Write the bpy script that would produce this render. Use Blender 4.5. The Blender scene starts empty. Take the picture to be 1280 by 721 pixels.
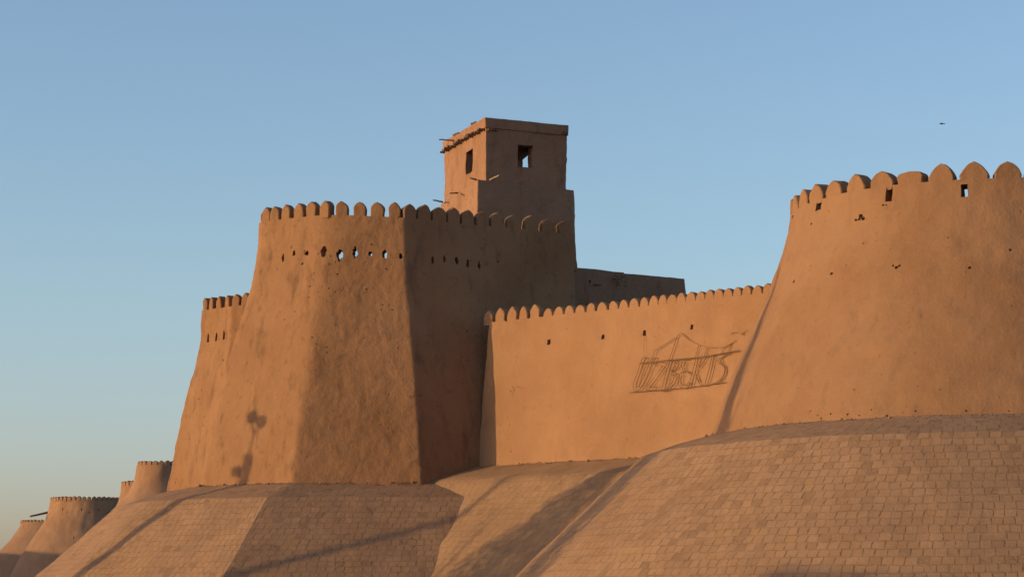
import bpy, bmesh, math, random
from mathutils import Vector, noise, Matrix
R = math.radians
random.seed(7)
scene = bpy.context.scene
COL = scene.collection

# ------------------------------------------------------------------ camera
F = 3000.0
EYE = 1.6
TANP = (770 - 360.5) / F
PITCH = math.atan(TANP)
cam_d = bpy.data.cameras.new('camera'); cam = bpy.data.objects.new('camera', cam_d); COL.objects.link(cam)
cam_d.sensor_width = 36; cam_d.lens = 36 * F / 1280; cam_d.clip_start = 0.5; cam_d.clip_end = 12000
cam.location = (0, 0, EYE); cam.rotation_euler = (math.pi / 2 + PITCH, 0, 0)
scene.camera = cam
FWD = Vector((0, math.cos(PITCH), math.sin(PITCH))); UP = Vector((0, -math.sin(PITCH), math.cos(PITCH)))

def ray(px, py):
    return FWD + Vector((1, 0, 0)) * ((px - 640) / F) + UP * ((360.5 - py) / F)
def P(px, py, y):
    d = ray(px, py); t = y / d.y
    return Vector((0, 0, EYE)) + d * t
def hit(px, py, p0, n):
    d = ray(px, py); o = Vector((0, 0, EYE))
    return o + d * ((p0 - o).dot(n) / d.dot(n))
def vhit(px, py, a, b):                      # vertical plane through a and b
    t = (b - a); n = Vector((t.y, -t.x, 0)).normalized()
    return hit(px, py, a, n)

# ------------------------------------------------------------------ sun and sky
TH, EL = 74.0, 7.0
S = Vector((-math.sin(R(TH)) * math.cos(R(EL)), -math.cos(R(TH)) * math.cos(R(EL)), math.sin(R(EL))))
SH = Vector((-math.sin(R(TH)), -math.cos(R(TH)), 0))
w = bpy.data.worlds.new("World"); scene.world = w; w.use_nodes = True
nt = w.node_tree
bg = nt.nodes['Background']
sky = nt.nodes.new('ShaderNodeTexSky'); sky.sky_type = 'NISHITA'; sky.sun_disc = False
sky.sun_elevation = R(EL); sky.sun_rotation = R(180 + TH)
sky.altitude = 100; sky.air_density = 0.9; sky.dust_density = 1.6; sky.ozone_density = 2.0
tint = nt.nodes.new('ShaderNodeMix'); tint.data_type = 'RGBA'; tint.blend_type = 'MULTIPLY'; tint.inputs[0].default_value = 1.0
tc = nt.nodes.new('ShaderNodeTexCoord'); sz = nt.nodes.new('ShaderNodeSeparateXYZ'); nt.links.new(tc.outputs['Generated'], sz.inputs[0])
cr = nt.nodes.new('ShaderNodeValToRGB'); nt.links.new(sz.outputs[2], cr.inputs[0])      # dusty, slightly rosy air low over the horizon
cr.color_ramp.elements[0].position = 0.025; cr.color_ramp.elements[0].color = (1.0, 0.855, 1.02, 1)
cr.color_ramp.elements[1].position = 0.13; cr.color_ramp.elements[1].color = (0.99, 0.935, 0.95, 1)
nt.links.new(cr.outputs[0], tint.inputs[7])
nt.links.new(sky.outputs[0], tint.inputs[6]); nt.links.new(tint.outputs[2], bg.inputs[0]); bg.inputs[1].default_value = 0.15
sl = bpy.data.lights.new('sun', 'SUN'); so = bpy.data.objects.new('sun', sl); COL.objects.link(so)
sl.energy = 2.15; sl.angle = R(0.5); sl.color = (1.0, 0.66, 0.285)
so.rotation_euler = (-S).to_track_quat('-Z', 'Y').to_euler()
so.location = (-60, -20, 60)
scene.view_settings.view_transform = 'Standard'; scene.view_settings.look = 'None'
scene.view_settings.exposure = 0.93; scene.view_settings.gamma = 1.0

# ------------------------------------------------------------------ materials
def nodes(m):
    m.use_nodes = True
    t = m.node_tree; b = t.nodes['Principled BSDF']
    return t, b
def N(t, kind, **kw):
    n = t.nodes.new(kind)
    for k, v in kw.items():
        if k.startswith('i_'): n.inputs[k[2:].replace('_', ' ')].default_value = v
        else: setattr(n, k, v)
    return n
def mixc(t, fac, a, b, mode='MIX'):
    n = t.nodes.new('ShaderNodeMix'); n.data_type = 'RGBA'; n.blend_type = mode
    for i, v in ((0, fac), (6, a), (7, b)):
        if isinstance(v, (int, float, tuple)): n.inputs[i].default_value = v
        else: t.links.new(v, n.inputs[i])
    return n.outputs[2]
def ramp(t, src, a, b, va=0.0, vb=1.0):
    n = t.nodes.new('ShaderNodeMapRange'); n.interpolation_type = 'SMOOTHSTEP'
    for i, v in ((1, a), (2, b), (3, va), (4, vb)): n.inputs[i].default_value = v
    t.links.new(src, n.inputs[0]); return n.outputs[0]
def math_(t, op, a, b=0.0):
    n = t.nodes.new('ShaderNodeMath'); n.operation = op
    for i, v in ((0, a), (1, b)):
        if isinstance(v, (int, float)): n.inputs[i].default_value = v
        else: t.links.new(v, n.inputs[i])
    return n.outputs[0]
def noise_n(t, vec, scale, detail=5, rough=0.55, dist=0.0):
    n = t.nodes.new('ShaderNodeTexNoise'); n.inputs['Scale'].default_value = scale
    n.inputs['Detail'].default_value = detail; n.inputs['Roughness'].default_value = rough
    n.inputs['Distortion'].default_value = dist
    t.links.new(vec, n.inputs['Vector']); return n.outputs['Fac']

def mud(name, base, dark, pits=0.5, bump=0.5, stain=0.4):
    m = bpy.data.materials.new(name); t, b = nodes(m)
    g = N(t, 'ShaderNodeNewGeometry').outputs['Position']
    mp = t.nodes.new('ShaderNodeMapping'); mp.inputs['Scale'].default_value = (1, 1, 0.28); t.links.new(g, mp.inputs[0])
    big = noise_n(t, g, 0.35, 6, 0.6)
    streak = noise_n(t, mp.outputs[0], 1.7, 6, 0.65)
    mid = noise_n(t, g, 2.3, 7, 0.62)
    fine = noise_n(t, g, 11.0, 5, 0.6)
    grit = noise_n(t, g, 34.0, 3, 0.6)
    c = mixc(t, ramp(t, big, 0.33, 0.68), base, tuple(base[i] * (0.86, 0.82, 0.78)[i] for i in range(3)) + (1,))
    c = mixc(t, math_(t, 'MULTIPLY', ramp(t, streak, 0.5, 0.74), stain), c, dark)
    c = mixc(t, math_(t, 'MULTIPLY', ramp(t, mid, 0.56, 0.72), stain * 0.7), c, dark)
    lite = tuple(min(1, base[i] * (1.16, 1.18, 1.22)[i]) for i in range(3)) + (1,)
    c = mixc(t, math_(t, 'MULTIPLY', ramp(t, fine, 0.55, 0.75), 0.5), c, lite)
    speck = noise_n(t, g, 17.0, 4, 0.7)
    c = mixc(t, ramp(t, speck, 0.60, 0.74, 0, 0.55), c, dark)
    fleck = noise_n(t, mp.outputs[0], 26.0, 3, 0.7)
    c = mixc(t, ramp(t, fleck, 0.62, 0.74, 0, 0.4), c, lite)
    # small pits where straw and pebbles fell out
    v = t.nodes.new('ShaderNodeTexVoronoi'); v.inputs['Scale'].default_value = 3.1; v.inputs['Randomness'].default_value = 1.0
    dm = t.nodes.new('ShaderNodeVectorMath'); dm.operation = 'ADD'
    nz = t.nodes.new('ShaderNodeTexNoise'); nz.inputs['Scale'].default_value = 6; t.links.new(g, nz.inputs['Vector'])
    sc = t.nodes.new('ShaderNodeVectorMath'); sc.operation = 'SCALE'; sc.inputs['Scale'].default_value = 0.12; t.links.new(nz.outputs['Color'], sc.inputs[0])
    t.links.new(g, dm.inputs[0]); t.links.new(sc.outputs[0], dm.inputs[1]); t.links.new(dm.outputs[0], v.inputs['Vector'])
    cellrnd = t.nodes.new('ShaderNodeSeparateColor'); t.links.new(v.outputs['Color'], cellrnd.inputs[0])
    pit = math_(t, 'MULTIPLY', ramp(t, v.outputs['Distance'], 0.06, 0.17, 1.0, 0.0), ramp(t, cellrnd.outputs[0], 0.62, 0.75))
    pit = math_(t, 'MULTIPLY', pit, pits)
    c = mixc(t, pit, c, (0.10, 0.06, 0.036, 1))
    t.links.new(c, b.inputs['Base Color'])
    b.inputs['Roughness'].default_value = 0.95
    b.inputs['Specular IOR Level'].default_value = 0.15
    h = math_(t, 'ADD', math_(t, 'MULTIPLY', mid, 0.10), math_(t, 'ADD', math_(t, 'MULTIPLY', fine, 0.035), math_(t, 'MULTIPLY', grit, 0.012)))
    h = math_(t, 'SUBTRACT', h, math_(t, 'MULTIPLY', pit, 0.05))
    bp = t.nodes.new('ShaderNodeBump'); bp.inputs['Strength'].default_value = bump; bp.inputs['Distance'].default_value = 1.0
    t.links.new(h, bp.inputs['Height']); t.links.new(bp.outputs[0], b.inputs['Normal'])
    return m

def bricks(name, c1, c2, mortar, joint):
    m = bpy.data.materials.new(name); t, b = nodes(m)
    g = N(t, 'ShaderNodeNewGeometry').outputs['Position']
    uv = N(t, 'ShaderNodeUVMap', uv_map='UVMap').outputs[0]
    def wob(scale, amt):
        nz = t.nodes.new('ShaderNodeTexNoise'); nz.inputs['Scale'].default_value = scale; nz.inputs['Detail'].default_value = 3
        t.links.new(g, nz.inputs['Vector'])
        s0 = t.nodes.new('ShaderNodeVectorMath'); s0.operation = 'SUBTRACT'; s0.inputs[1].default_value = (0.5, 0.5, 0.5); t.links.new(nz.outputs['Color'], s0.inputs[0])
        s1 = t.nodes.new('ShaderNodeVectorMath'); s1.operation = 'SCALE'; s1.inputs['Scale'].default_value = amt; t.links.new(s0.outputs[0], s1.inputs[0])
        return s1.outputs[0]
    a = t.nodes.new('ShaderNodeVectorMath'); t.links.new(uv, a.inputs[0]); t.links.new(wob(1.6, 0.16), a.inputs[1])
    a2 = t.nodes.new('ShaderNodeVectorMath'); t.links.new(a.outputs[0], a2.inputs[0]); t.links.new(wob(7.0, 0.05), a2.inputs[1])
    bt = t.nodes.new('ShaderNodeTexBrick'); t.links.new(a2.outputs[0], bt.inputs['Vector'])
    bt.offset = 0.0; bt.squash = 1.0
    bt.inputs['Color1'].default_value = (0, 0, 0, 1); bt.inputs['Color2'].default_value = (1, 1, 1, 1); bt.inputs['Mortar'].default_value = (0.5, 0.5, 0.5, 1)
    for k, v in (('Scale', 1.0), ('Mortar Smooth', 0.35), ('Bias', 0.0), ('Brick Width', 0.33), ('Row Height', 0.31)): bt.inputs[k].default_value = v
    fac = bt.outputs['Fac']
    big = noise_n(t, g, 0.45, 6, 0.6); mid = noise_n(t, g, 2.0, 6, 0.6); jn = noise_n(t, g, 4.5, 4, 0.6)
    t.links.new(math_(t, 'MULTIPLY', ramp(t, jn, 0.35, 0.68, 0.005, 0.030), joint), bt.inputs['Mortar Size'])
    sx = t.nodes.new('ShaderNodeSeparateXYZ'); t.links.new(a2.outputs[0], sx.inputs[0])
    fr = math_(t, 'FRACT', math_(t, 'DIVIDE', sx.outputs[1], 0.31))
    bed = ramp(t, math_(t, 'ABSOLUTE', math_(t, 'SUBTRACT', fr, 0.5)), 0.36, 0.46)       # bed joints are fuller than head joints
    bed = math_(t, 'SUBTRACT', 1.0, math_(t, 'MULTIPLY', bed, 0.55))
    if True:  fine = noise_n(t, g, 13, 5, 0.65)
    sep = t.nodes.new('ShaderNodeSeparateColor'); t.links.new(bt.outputs['Color'], sep.inputs[0])
    c = mixc(t, bt.outputs['Color'], c1, c2)
    c = mixc(t, ramp(t, sep.outputs[0], 0.93, 0.95, 0, 0.35), c, (c1[0] * .95, c1[1] * .88, c1[2] * .55, 1))     # ochre repair bricks
    c = mixc(t, ramp(t, sep.outputs[0], 0.06, 0.10, 0.32, 0), c, tuple(v * 0.62 for v in c1[:3]) + (1,))
    c = mixc(t, ramp(t, big, 0.35, 0.68, 0, 0.55), c, tuple(c1[i] * (0.78, 0.76, 0.76)[i] for i in range(3)) + (1,))
    c = mixc(t, ramp(t, mid, 0.5, 0.72, 0, 0.3), c, tuple(min(1, c2[i] * (1.12, 1.12, 1.14)[i]) for i in range(3)) + (1,))
    c = mixc(t, ramp(t, fine, 0.56, 0.75, 0, 0.35), c, mortar)
    # joints are partly filled with dust: strong in some places, faint in others
    js = math_(t, 'MULTIPLY', ramp(t, mid, 0.36, 0.6, 0.95, 0.45), bed)
    c = mixc(t, math_(t, 'MULTIPLY', fac, js), c, mortar)
    t.links.new(c, b.inputs['Base Color']); b.inputs['Roughness'].default_value = 0.95; b.inputs['Specular IOR Level'].default_value = 0.15
    sunk = math_(t, 'MULTIPLY', ramp(t, sep.outputs[0], 0.05, 0.09, 1, 0), ramp(t, mid, 0.40, 0.58))
    h = math_(t, 'SUBTRACT', math_(t, 'MULTIPLY', math_(t, 'SUBTRACT', 1.0, fac), 0.035), math_(t, 'MULTIPLY', sunk, 0.03))
    h = math_(t, 'ADD', h, math_(t, 'MULTIPLY', sep.outputs[0], 0.014))
    h = math_(t, 'ADD', h, math_(t, 'ADD', math_(t, 'MULTIPLY', mid, 0.05), math_(t, 'MULTIPLY', fine, 0.018)))
    bp = t.nodes.new('ShaderNodeBump'); bp.inputs['Strength'].default_value = 0.75; bp.inputs['Distance'].default_value = 1.0
    t.links.new(h, bp.inputs['Height']); t.links.new(bp.outputs[0], b.inputs['Normal'])
    return m

def simple(name, col, rough=0.8, var=0.25, scale=6.0, metal=0.0, stretch=(1, 1, 1)):
    m = bpy.data.materials.new(name); t, b = nodes(m)
    g = N(t, 'ShaderNodeNewGeometry').outputs['Position']
    mp = t.nodes.new('ShaderNodeMapping'); mp.inputs['Scale'].default_value = stretch; t.links.new(g, mp.inputs[0])
    n = noise_n(t, mp.outputs[0], scale, 6, 0.6)
    c = mixc(t, ramp(t, n, 0.3, 0.7), col + (1,), tuple(v * (1 - var) for v in col) + (1,))
    t.links.new(c, b.inputs['Base Color']); b.inputs['Roughness'].default_value = rough; b.inputs['Metallic'].default_value = metal
    return m

M = {
    'bastion': mud('rough_mud_plaster', (0.257, 0.139, 0.072, 1), (0.125, 0.068, 0.038, 1), 0.6, 0.5, 0.75),
    'wall': mud('smooth_mud_plaster', (0.300, 0.167, 0.090, 1), (0.215, 0.118, 0.062, 1), 0.4, 0.35, 0.35),
    'tower': mud('pitted_mud_plaster', (0.258, 0.142, 0.076, 1), (0.155, 0.086, 0.05, 1), 0.35, 0.45, 0.42),
    'far': mud('distant_mud_plaster', (0.285, 0.165, 0.098, 1), (0.19, 0.107, 0.066, 1), 0.4, 0.5, 0.5),
    'keep': mud('weathered_mud_plaster', (0.29, 0.163, 0.100, 1), (0.155, 0.086, 0.056, 1), 0.4, 0.7, 0.75),
    'brick': bricks('mud_brick_paving', (0.262, 0.156, 0.091, 1), (0.308, 0.185, 0.107, 1), (0.13, 0.076, 0.042, 1), 0.95),
    'worn_brick': bricks('worn_mud_brick_paving', (0.285, 0.171, 0.094, 1), (0.308, 0.185, 0.103, 1), (0.19, 0.112, 0.060, 1), 0.6),
    'exposed': simple('exposed_brick_rubble', (0.36, 0.20, 0.11), 0.95, 0.6, 9.0, 0, (1, 1, 3)),
    'wood': simple('weathered_timber', (0.16, 0.10, 0.06), 0.85, 0.5, 5.0),
    'pale_wood': simple('sun_bleached_timber', (0.30, 0.21, 0.13), 0.85, 0.4, 5.0),
    'rust': simple('rusty_iron_rod', (0.17, 0.085, 0.04), 0.8, 0.4, 8.0),
    'metal': simple('painted_lamp_steel', (0.12, 0.13, 0.13), 0.5, 0.2, 3.0, 0.3),
    'lampglass': simple('frosted_lamp_glass', (0.75, 0.73, 0.68), 0.4, 0.05, 3.0),
    'ground': simple('dusty_ground', (0.32, 0.25, 0.18), 0.95, 0.3, 0.6),
    'bark': simple('poplar_bark', (0.22, 0.18, 0.13), 0.9, 0.4, 4.0),
    'leaf': simple('poplar_leaves', (0.06, 0.10, 0.03), 0.7, 0.5, 1.0),
    'feather': simple('dark_feathers', (0.05, 0.045, 0.04), 0.7, 0.2, 20),
    'stone': simple('pale_rubble', (0.42, 0.33, 0.24), 0.95, 0.4, 6.0),
}

# ------------------------------------------------------------------ object helpers
def mesh_obj(name, bm, mat, parent=None, smooth=True, angle=38):
    me = bpy.data.meshes.new(name); bm.to_mesh(me); bm.free()
    me.materials.append(mat)
    if smooth:
        for p in me.polygons: p.use_smooth = True
        me.set_sharp_from_angle(angle=R(angle))
    o = bpy.data.objects.new(name, me); COL.objects.link(o)
    if parent is not None: adopt(o, parent)
    return o
def adopt(o, parent):
    o.parent = parent
    if parent.type == 'EMPTY' : o.matrix_parent_inverse = Matrix.Translation(-parent.location)
def thing(name, label, cat, loc, group=None):
    o = bpy.data.objects.new(name, None); COL.objects.link(o); o.location = loc; o.empty_display_size = 0.5
    return tag(o, label, cat, group)
def tag(o, label, cat, group=None):
    o['label'] = label; o['category'] = cat
    if group: o['group'] = group
    return o

def fbm(p, scale, octv=4, seed=0.0):
    return noise.fractal(Vector((p.x, p.y, p.z)) * scale + Vector((seed, seed * 1.7, -seed)), 0.9, 2.1, octv)

def displace(bm, amps, zfix=None):
    """push vertices along their normals by layered noise: hand-laid mud"""
    bm.normal_update()
    mv = []
    for v in bm.verts:
        n = v.normal; d = 0.0
        for (a, s, seed) in amps: d += a * fbm(v.co, s, 4, seed)
        if zfix and zfix(v.co): d = 0
        mv.append((v, v.co + Vector((n.x, n.y, n.z * 0.4)) * d))
    for v, c in mv: v.co = c

def loft(rings, cap=True):
    bm = bmesh.new(); n = len(rings[0]); vs = [[bm.verts.new(p) for p in r] for r in rings]
    for k in range(len(rings) - 1):
        for i in range(n):
            j = (i + 1) % n
            bm.faces.new((vs[k][i], vs[k][j], vs[k + 1][j], vs[k + 1][i]))
    if cap:
        bm.faces.new(list(reversed(vs[0]))); bm.faces.new(vs[-1])
    return bm

def ring_poly(corners, radii, counts):
    """closed ring round a polygon with softened corners; counts = points per edge"""
    n = len(corners); pts = []
    for i in range(n):
        c = corners[i]; p = corners[i - 1]; q = corners[(i + 1) % n]
        r = radii[i]
        d0 = (p - c); d1 = (q - c)
        a = c + d0.normalized() * r; b = c + d1.normalized() * r
        K = 5
        for k in range(K + 1):
            u = k / K
            pts.append(a * (1 - u) ** 2 + c * 2 * u * (1 - u) + b * u * u)
        rn = radii[(i + 1) % n]
        e = q + (c - q).normalized() * rn
        m = counts[i]
        for k in range(1, m): pts.append(b.lerp(e, k / m))
    return pts

def interp(tab, x):
    for (x0, y0), (x1, y1) in zip(tab, tab[1:]):
        if x <= x1: 
            u = (x - x0) / (x1 - x0)
            return y0 + (y1 - y0) * u
    return tab[-1][1]

G_STRAIGHT = [(-9, -9), (0, 0), (1, 1)]
G_FLARE = [(-0.3, -0.29), (0, 0), (.2, .19), (.4, .405), (.536, .57), (.66, .75), (.75, .868), (.84, .95), (.92, .985), (1, 1)]

def battered(base, top, radii, g=G_STRAIGHT, res=0.14, amps=(), below=0.15, parapet=None, fine_edges=None, zres=None, radii_top=None):
    """mud building whose corners go from base to top; parapet = (thickness, depth)"""
    n = len(base)
    counts = []
    for i in range(n):
        L = (base[(i + 1) % n] - base[i]).length
        rr = res if (fine_edges is None or i in fine_edges) else res * 5
        counts.append(max(2, int(L / rr)))
    H = (top[0] - base[0]).z
    m = max(3, int(H * (1 + below) / (zres or res)))
    rings = []
    for k in range(m + 1):
        f = -below + (1 + below) * k / m
        gg = interp(g, f)
        cs = [Vector((b.x + (t.x - b.x) * gg, b.y + (t.y - b.y) * gg, b.z + (t.z - b.z) * f)) for b, t in zip(base, top)]
        rk = radii if radii_top is None else [a + (b - a) * max(0, min(1, f)) ** 1.6 for a, b in zip(radii, radii_top)]
        rings.append(ring_poly(cs, rk, counts))
    if radii_top: radii = radii_top
    if parapet:
        th, dp = parapet
        ctr = sum((t for t in top), Vector()) / n
        ins = []
        for i in range(n):
            p, c, q = top[i - 1], top[i], top[(i + 1) % n]
            e0 = (c - p); e1 = (q - c)
            n0 = Vector((-e0.y, e0.x, 0)).normalized(); n1 = Vector((-e1.y, e1.x, 0)).normalized()
            bs = (n0 + n1); ins.append(c + bs * (th / max(0.25, 1 + n0.dot(n1))))
        for k in range(0, 6):
            cs = [Vector((c.x, c.y, c.z - dp * k / 5)) for c in ins]
            rings.append(ring_poly(cs, [max(0.02, r - th * 0.5) for r in radii], counts))
    bm = loft(rings)
    if amps: displace(bm, amps)
    return bm

def circ_ring(c, r, z, n, wob=0.0):
    return [Vector((c.x + r * math.sin(2 * math.pi * i / n), c.y - r * math.cos(2 * math.pi * i / n), z)) for i in range(n)]

def round_tower(c, prof, n, res, amps, parapet):
    """prof: list of (z, r) from bottom to top"""
    z0, z1 = prof[0][0], prof[-1][0]
    m = int((z1 - z0) / res); rings = []
    for k in range(m + 1):
        z = z0 + (z1 - z0) * k / m
        rings.append(circ_ring(c, interp(prof, z), z, n))
    th, dp = parapet
    rt = prof[-1][1]
    for k in range(5): rings.append(circ_ring(c, rt - th, z1 - dp * k / 4, n))
    bm = loft(rings)
    displace(bm, amps)
    return bm

def smooth_prof(pts, n=30):
    """Catmull-Rom through (z, r) pairs"""
    out = []
    for i in range(len(pts) - 1):
        p0 = pts[max(0, i - 1)]; p1 = pts[i]; p2 = pts[i + 1]; p3 = pts[min(len(pts) - 1, i + 2)]
        for k in range(8):
            u = k / 8
            r = p1[1] + (p2[1] - p1[1]) * u if i in (0,) else 0.5 * ((2 * p1[1]) + (-p0[1] + p2[1]) * u + (2 * p0[1] - 5 * p1[1] + 4 * p2[1] - p3[1]) * u * u + (-p0[1] + 3 * p1[1] - 3 * p2[1] + p3[1]) * u ** 3)
            out.append((p1[0] + (p2[0] - p1[0]) * u, r))
    out.append(pts[-1]); return out

def prism(bm, center, tang, axis, outline, near, far, taper=1.0):
    """closed prism: outline [(a, z)] in tang/up, swept along axis from near to far"""
    up = Vector((0, 0, 1))
    fa = [bm.verts.new(center + tang * a + up * z + axis * near) for a, z in outline]
    fb = [bm.verts.new(center + tang * a * taper + up * z * taper + axis * far) for a, z in outline]
    n = len(outline)
    for i in range(n):
        j = (i + 1) % n; bm.faces.new((fa[i], fa[j], fb[j], fb[i]))
    bm.faces.new(list(reversed(fa))); bm.faces.new(fb)

def blob_outline(wd, ht, rnd, n=12, amt=0.2, pointed=0.0):
    out = []
    for k in range(n):
        a = 2 * math.pi * k / n
        r = 1 + rnd.uniform(-amt, amt)
        x = math.cos(a) * wd / 2 * r; z = math.sin(a) * ht / 2 * r
        if z > 0: x *= 1 - pointed * (z / (ht / 2)) ** 1.0 * 0.6
        out.append((x, z))
    return out
def rect_outline(wd, ht, rnd, j=0.06):
    a, b = wd / 2, ht / 2; q = lambda: rnd.uniform(-j, j) * min(wd, ht)
    return [(-a + q(), -b + q()), (0 + q(), -b + q()), (a + q(), -b + q()), (a + q(), 0 + q()), (a + q(), b + q()), (0 + q(), b + q()), (-a + q(), b + q()), (-a + q(), 0 + q())]

def cut(o, bmc):
    bmesh.ops.recalc_face_normals(bmc, faces=bmc.faces)
    me = bpy.data.meshes.new('cutter'); bmc.to_mesh(me); bmc.free()
    c = bpy.data.objects.new('cutter', me); COL.objects.link(c)
    md = o.modifiers.new('cut', 'BOOLEAN'); md.object = c; md.operation = 'DIFFERENCE'; md.solver = 'EXACT'; md.use_self = True
    dg = bpy.context.evaluated_depsgraph_get(); dg.update()
    new = bpy.data.meshes.new_from_object(o.evaluated_get(dg))
    o.modifiers.clear(); old = o.data; o.data = new; new.name = old.name
    for p in new.polygons: p.use_smooth = True
    new.set_sharp_from_angle(angle=R(38))
    bpy.data.objects.remove(c); bpy.data.meshes.remove(me)

def merlon_outline(wd, ht, style, rnd):
    hs = {'arch': 0.45, 'round': 0.05, 'dome': 0.20, 'tall': 0.40, 'broken': 0.3}[style] * ht
    ex = {'arch': (2.2, .85), 'round': (2.0, .58), 'dome': (1.6, .72), 'tall': (1.6, .85), 'broken': (4.0, .9)}[style]
    top = ht * (0.72 if style == 'broken' else 1.0)
    K = 7; right = [(wd / 2 * rnd.uniform(.95, 1.0), -0.12), (wd / 2 * rnd.uniform(.97, 1.03), hs * 0.5)]
    for k in range(K):
        u = k / K
        right.append((wd / 2 * (1 - u ** ex[0]) ** ex[1] * (1 + rnd.uniform(-.02, .02)), hs + (top - hs) * u))
    out = right + [(rnd.uniform(-.03, .03) * wd, top)] + [(-x * rnd.uniform(.97, 1.03), z + rnd.uniform(-.01, .01) * ht) for x, z in reversed(right)]
    return out

def merlon(p, tang, wd, ht, th, style, mat, parent, seed=0):
    """one battlement tooth standing on the wall top; p = outer top edge"""
    rnd = random.Random(seed)
    tang = Vector((tang.x, tang.y, 0)).normalized()
    inn = Vector((-tang.y, tang.x, 0))
    ol = merlon_outline(wd * rnd.uniform(.93, 1.04), ht * rnd.uniform(.92, 1.05), style, rnd)
    lean = rnd.uniform(-.02, .02)
    bm = bmesh.new(); up = Vector((0, 0, 1))
    cz = ht * 0.45
    def ringv(scale, dep):
        vs = []
        for a, z in ol:
            if z > 0: zz = cz + (z - cz) * scale
            else: zz = z
            q = p + tang * (a * scale + lean * z) + up * zz + inn * dep
            q += Vector((noise.noise(q * 3.0), noise.noise(q * 3.0 + Vector((9, 0, 0))), noise.noise(q * 2.6 + Vector((0, 7, 0))))) * min(0.035, ht * .06) * (1 if z > 0 else 0)
            vs.append(bm.verts.new(q))
        return vs
    b = min(0.035, wd * 0.08); s = 1 - 2 * b / wd
    rs = [ringv(s, 0.012), ringv(1.0, 0.012 + b), ringv(1.0, th - b), ringv(s, th)]
    n = len(ol)
    for r0, r1 in zip(rs, rs[1:]):
        for i in range(n):
            j = (i + 1) % n; bm.faces.new((r0[i], r0[j], r1[j], r1[i]))
    bm.faces.new(list(reversed(rs[0]))); bm.faces.new(rs[-1])
    bmesh.ops.recalc_face_normals(bm, faces=bm.faces)
    return mesh_obj('merlon', bm, mat, parent, angle=30)

def tube(bm, pts, r, sides=6, cap=True):
    pts = [Vector(p) for p in pts]; prev = None; rings = []
    for i, p in enumerate(pts):
        d = (pts[min(i + 1, len(pts) - 1)] - pts[max(i - 1, 0)]).normalized()
        ref = Vector((0, 0, 1)) if abs(d.z) < 0.9 else Vector((1, 0, 0))
        u = d.cross(ref).normalized(); v = d.cross(u)
        rr = r[i] if isinstance(r, (list, tuple)) else r
        rings.append([bm.verts.new(p + (u * math.cos(2 * math.pi * k / sides) + v * math.sin(2 * math.pi * k / sides)) * rr) for k in range(sides)])
    for a, b in zip(rings, rings[1:]):
        for k in range(sides):
            j = (k + 1) % sides; bm.faces.new((a[k], a[j], b[j], b[k]))
    if cap: bm.faces.new(list(reversed(rings[0]))); bm.faces.new(rings[-1])

def stick(name, a, b, r, mat, parent):
    bm = bmesh.new(); n = 6; a = Vector(a); b = Vector(b)
    pts = [a.lerp(b, k / n) + Vector((noise.noise(a * 7 + Vector((k, 0, 0))), 0, noise.noise(a * 5 + Vector((0, k, 0))))) * r * 0.5 for k in range(n + 1)]
    tube(bm, pts, [r * (1.05 - 0.3 * k / n) for k in range(n + 1)], 7)
    bmesh.ops.recalc_face_normals(bm, faces=bm.faces)
    return mesh_obj(name, bm, mat, parent)

def rotn(theta):                # outward horizontal normal at angle theta (0 = to the camera, + = left)
    return Vector((-math.sin(R(theta)), -math.cos(R(theta)), 0))

# ------------------------------------------------------------------ ground
bm = bmesh.new()
gs = 6000
nx = 24
gv = [[bm.verts.new((-gs + 2 * gs * i / nx, -gs + 2 * gs * j / nx, 0)) for i in range(nx + 1)] for j in range(nx + 1)]
for j in range(nx):
    for i in range(nx): bm.faces.new((gv[j][i], gv[j][i + 1], gv[j + 1][i + 1], gv[j + 1][i]))
g = mesh_obj('ground', bm, M['ground'], None, False); g['kind'] = 'structure'

# ------------------------------------------------------------------ the big bastion
B = [P(248, 607, 99.2), P(365, 603, 95.7), P(527, 603, 95.35), P(727, 590, 99.8), Vector((1.5, 110, 7)), Vector((-12.5, 112, 7))]
T = [P(322, 277, 99.6), P(410, 268, 97.3), P(505, 272, 96.95), P(718, 293, 101.2), Vector((0.5, 109, 17.6)), Vector((-10.2, 110, 17.6))]
bas = thing('mud_brick_bastion', 'massive many-sided mud bastion with pointed merlons and torn loopholes, below the square watchtower', 'bastion', (-6, 102, B[1].z))
bm = battered(B, T, [0.3, 0.14, 0.10, 0.12, 0.3, 0.3], G_FLARE, 0.10, ((0.035, 0.4, 3.1), (0.013, 1.3, 6.3), (0.010, 2.4, 8.3), (0.012, 4.5, 1.2)), 0.14, (0.5, 2.0), fine_edges=(0, 1, 2), radii_top=[0.6, 0.75, 0.12, 0.12, 0.3, 0.3])
shell = mesh_obj('wall', bm, M['bastion'], bas)
rnd = random.Random(3)
cb = bmesh.new()
def face_frame(a, b):
    t = Vector((b.x - a.x, b.y - a.y, 0)).normalized(); return t, Vector((-t.y, t.x, 0))
PXM = 97.3 / F
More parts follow.
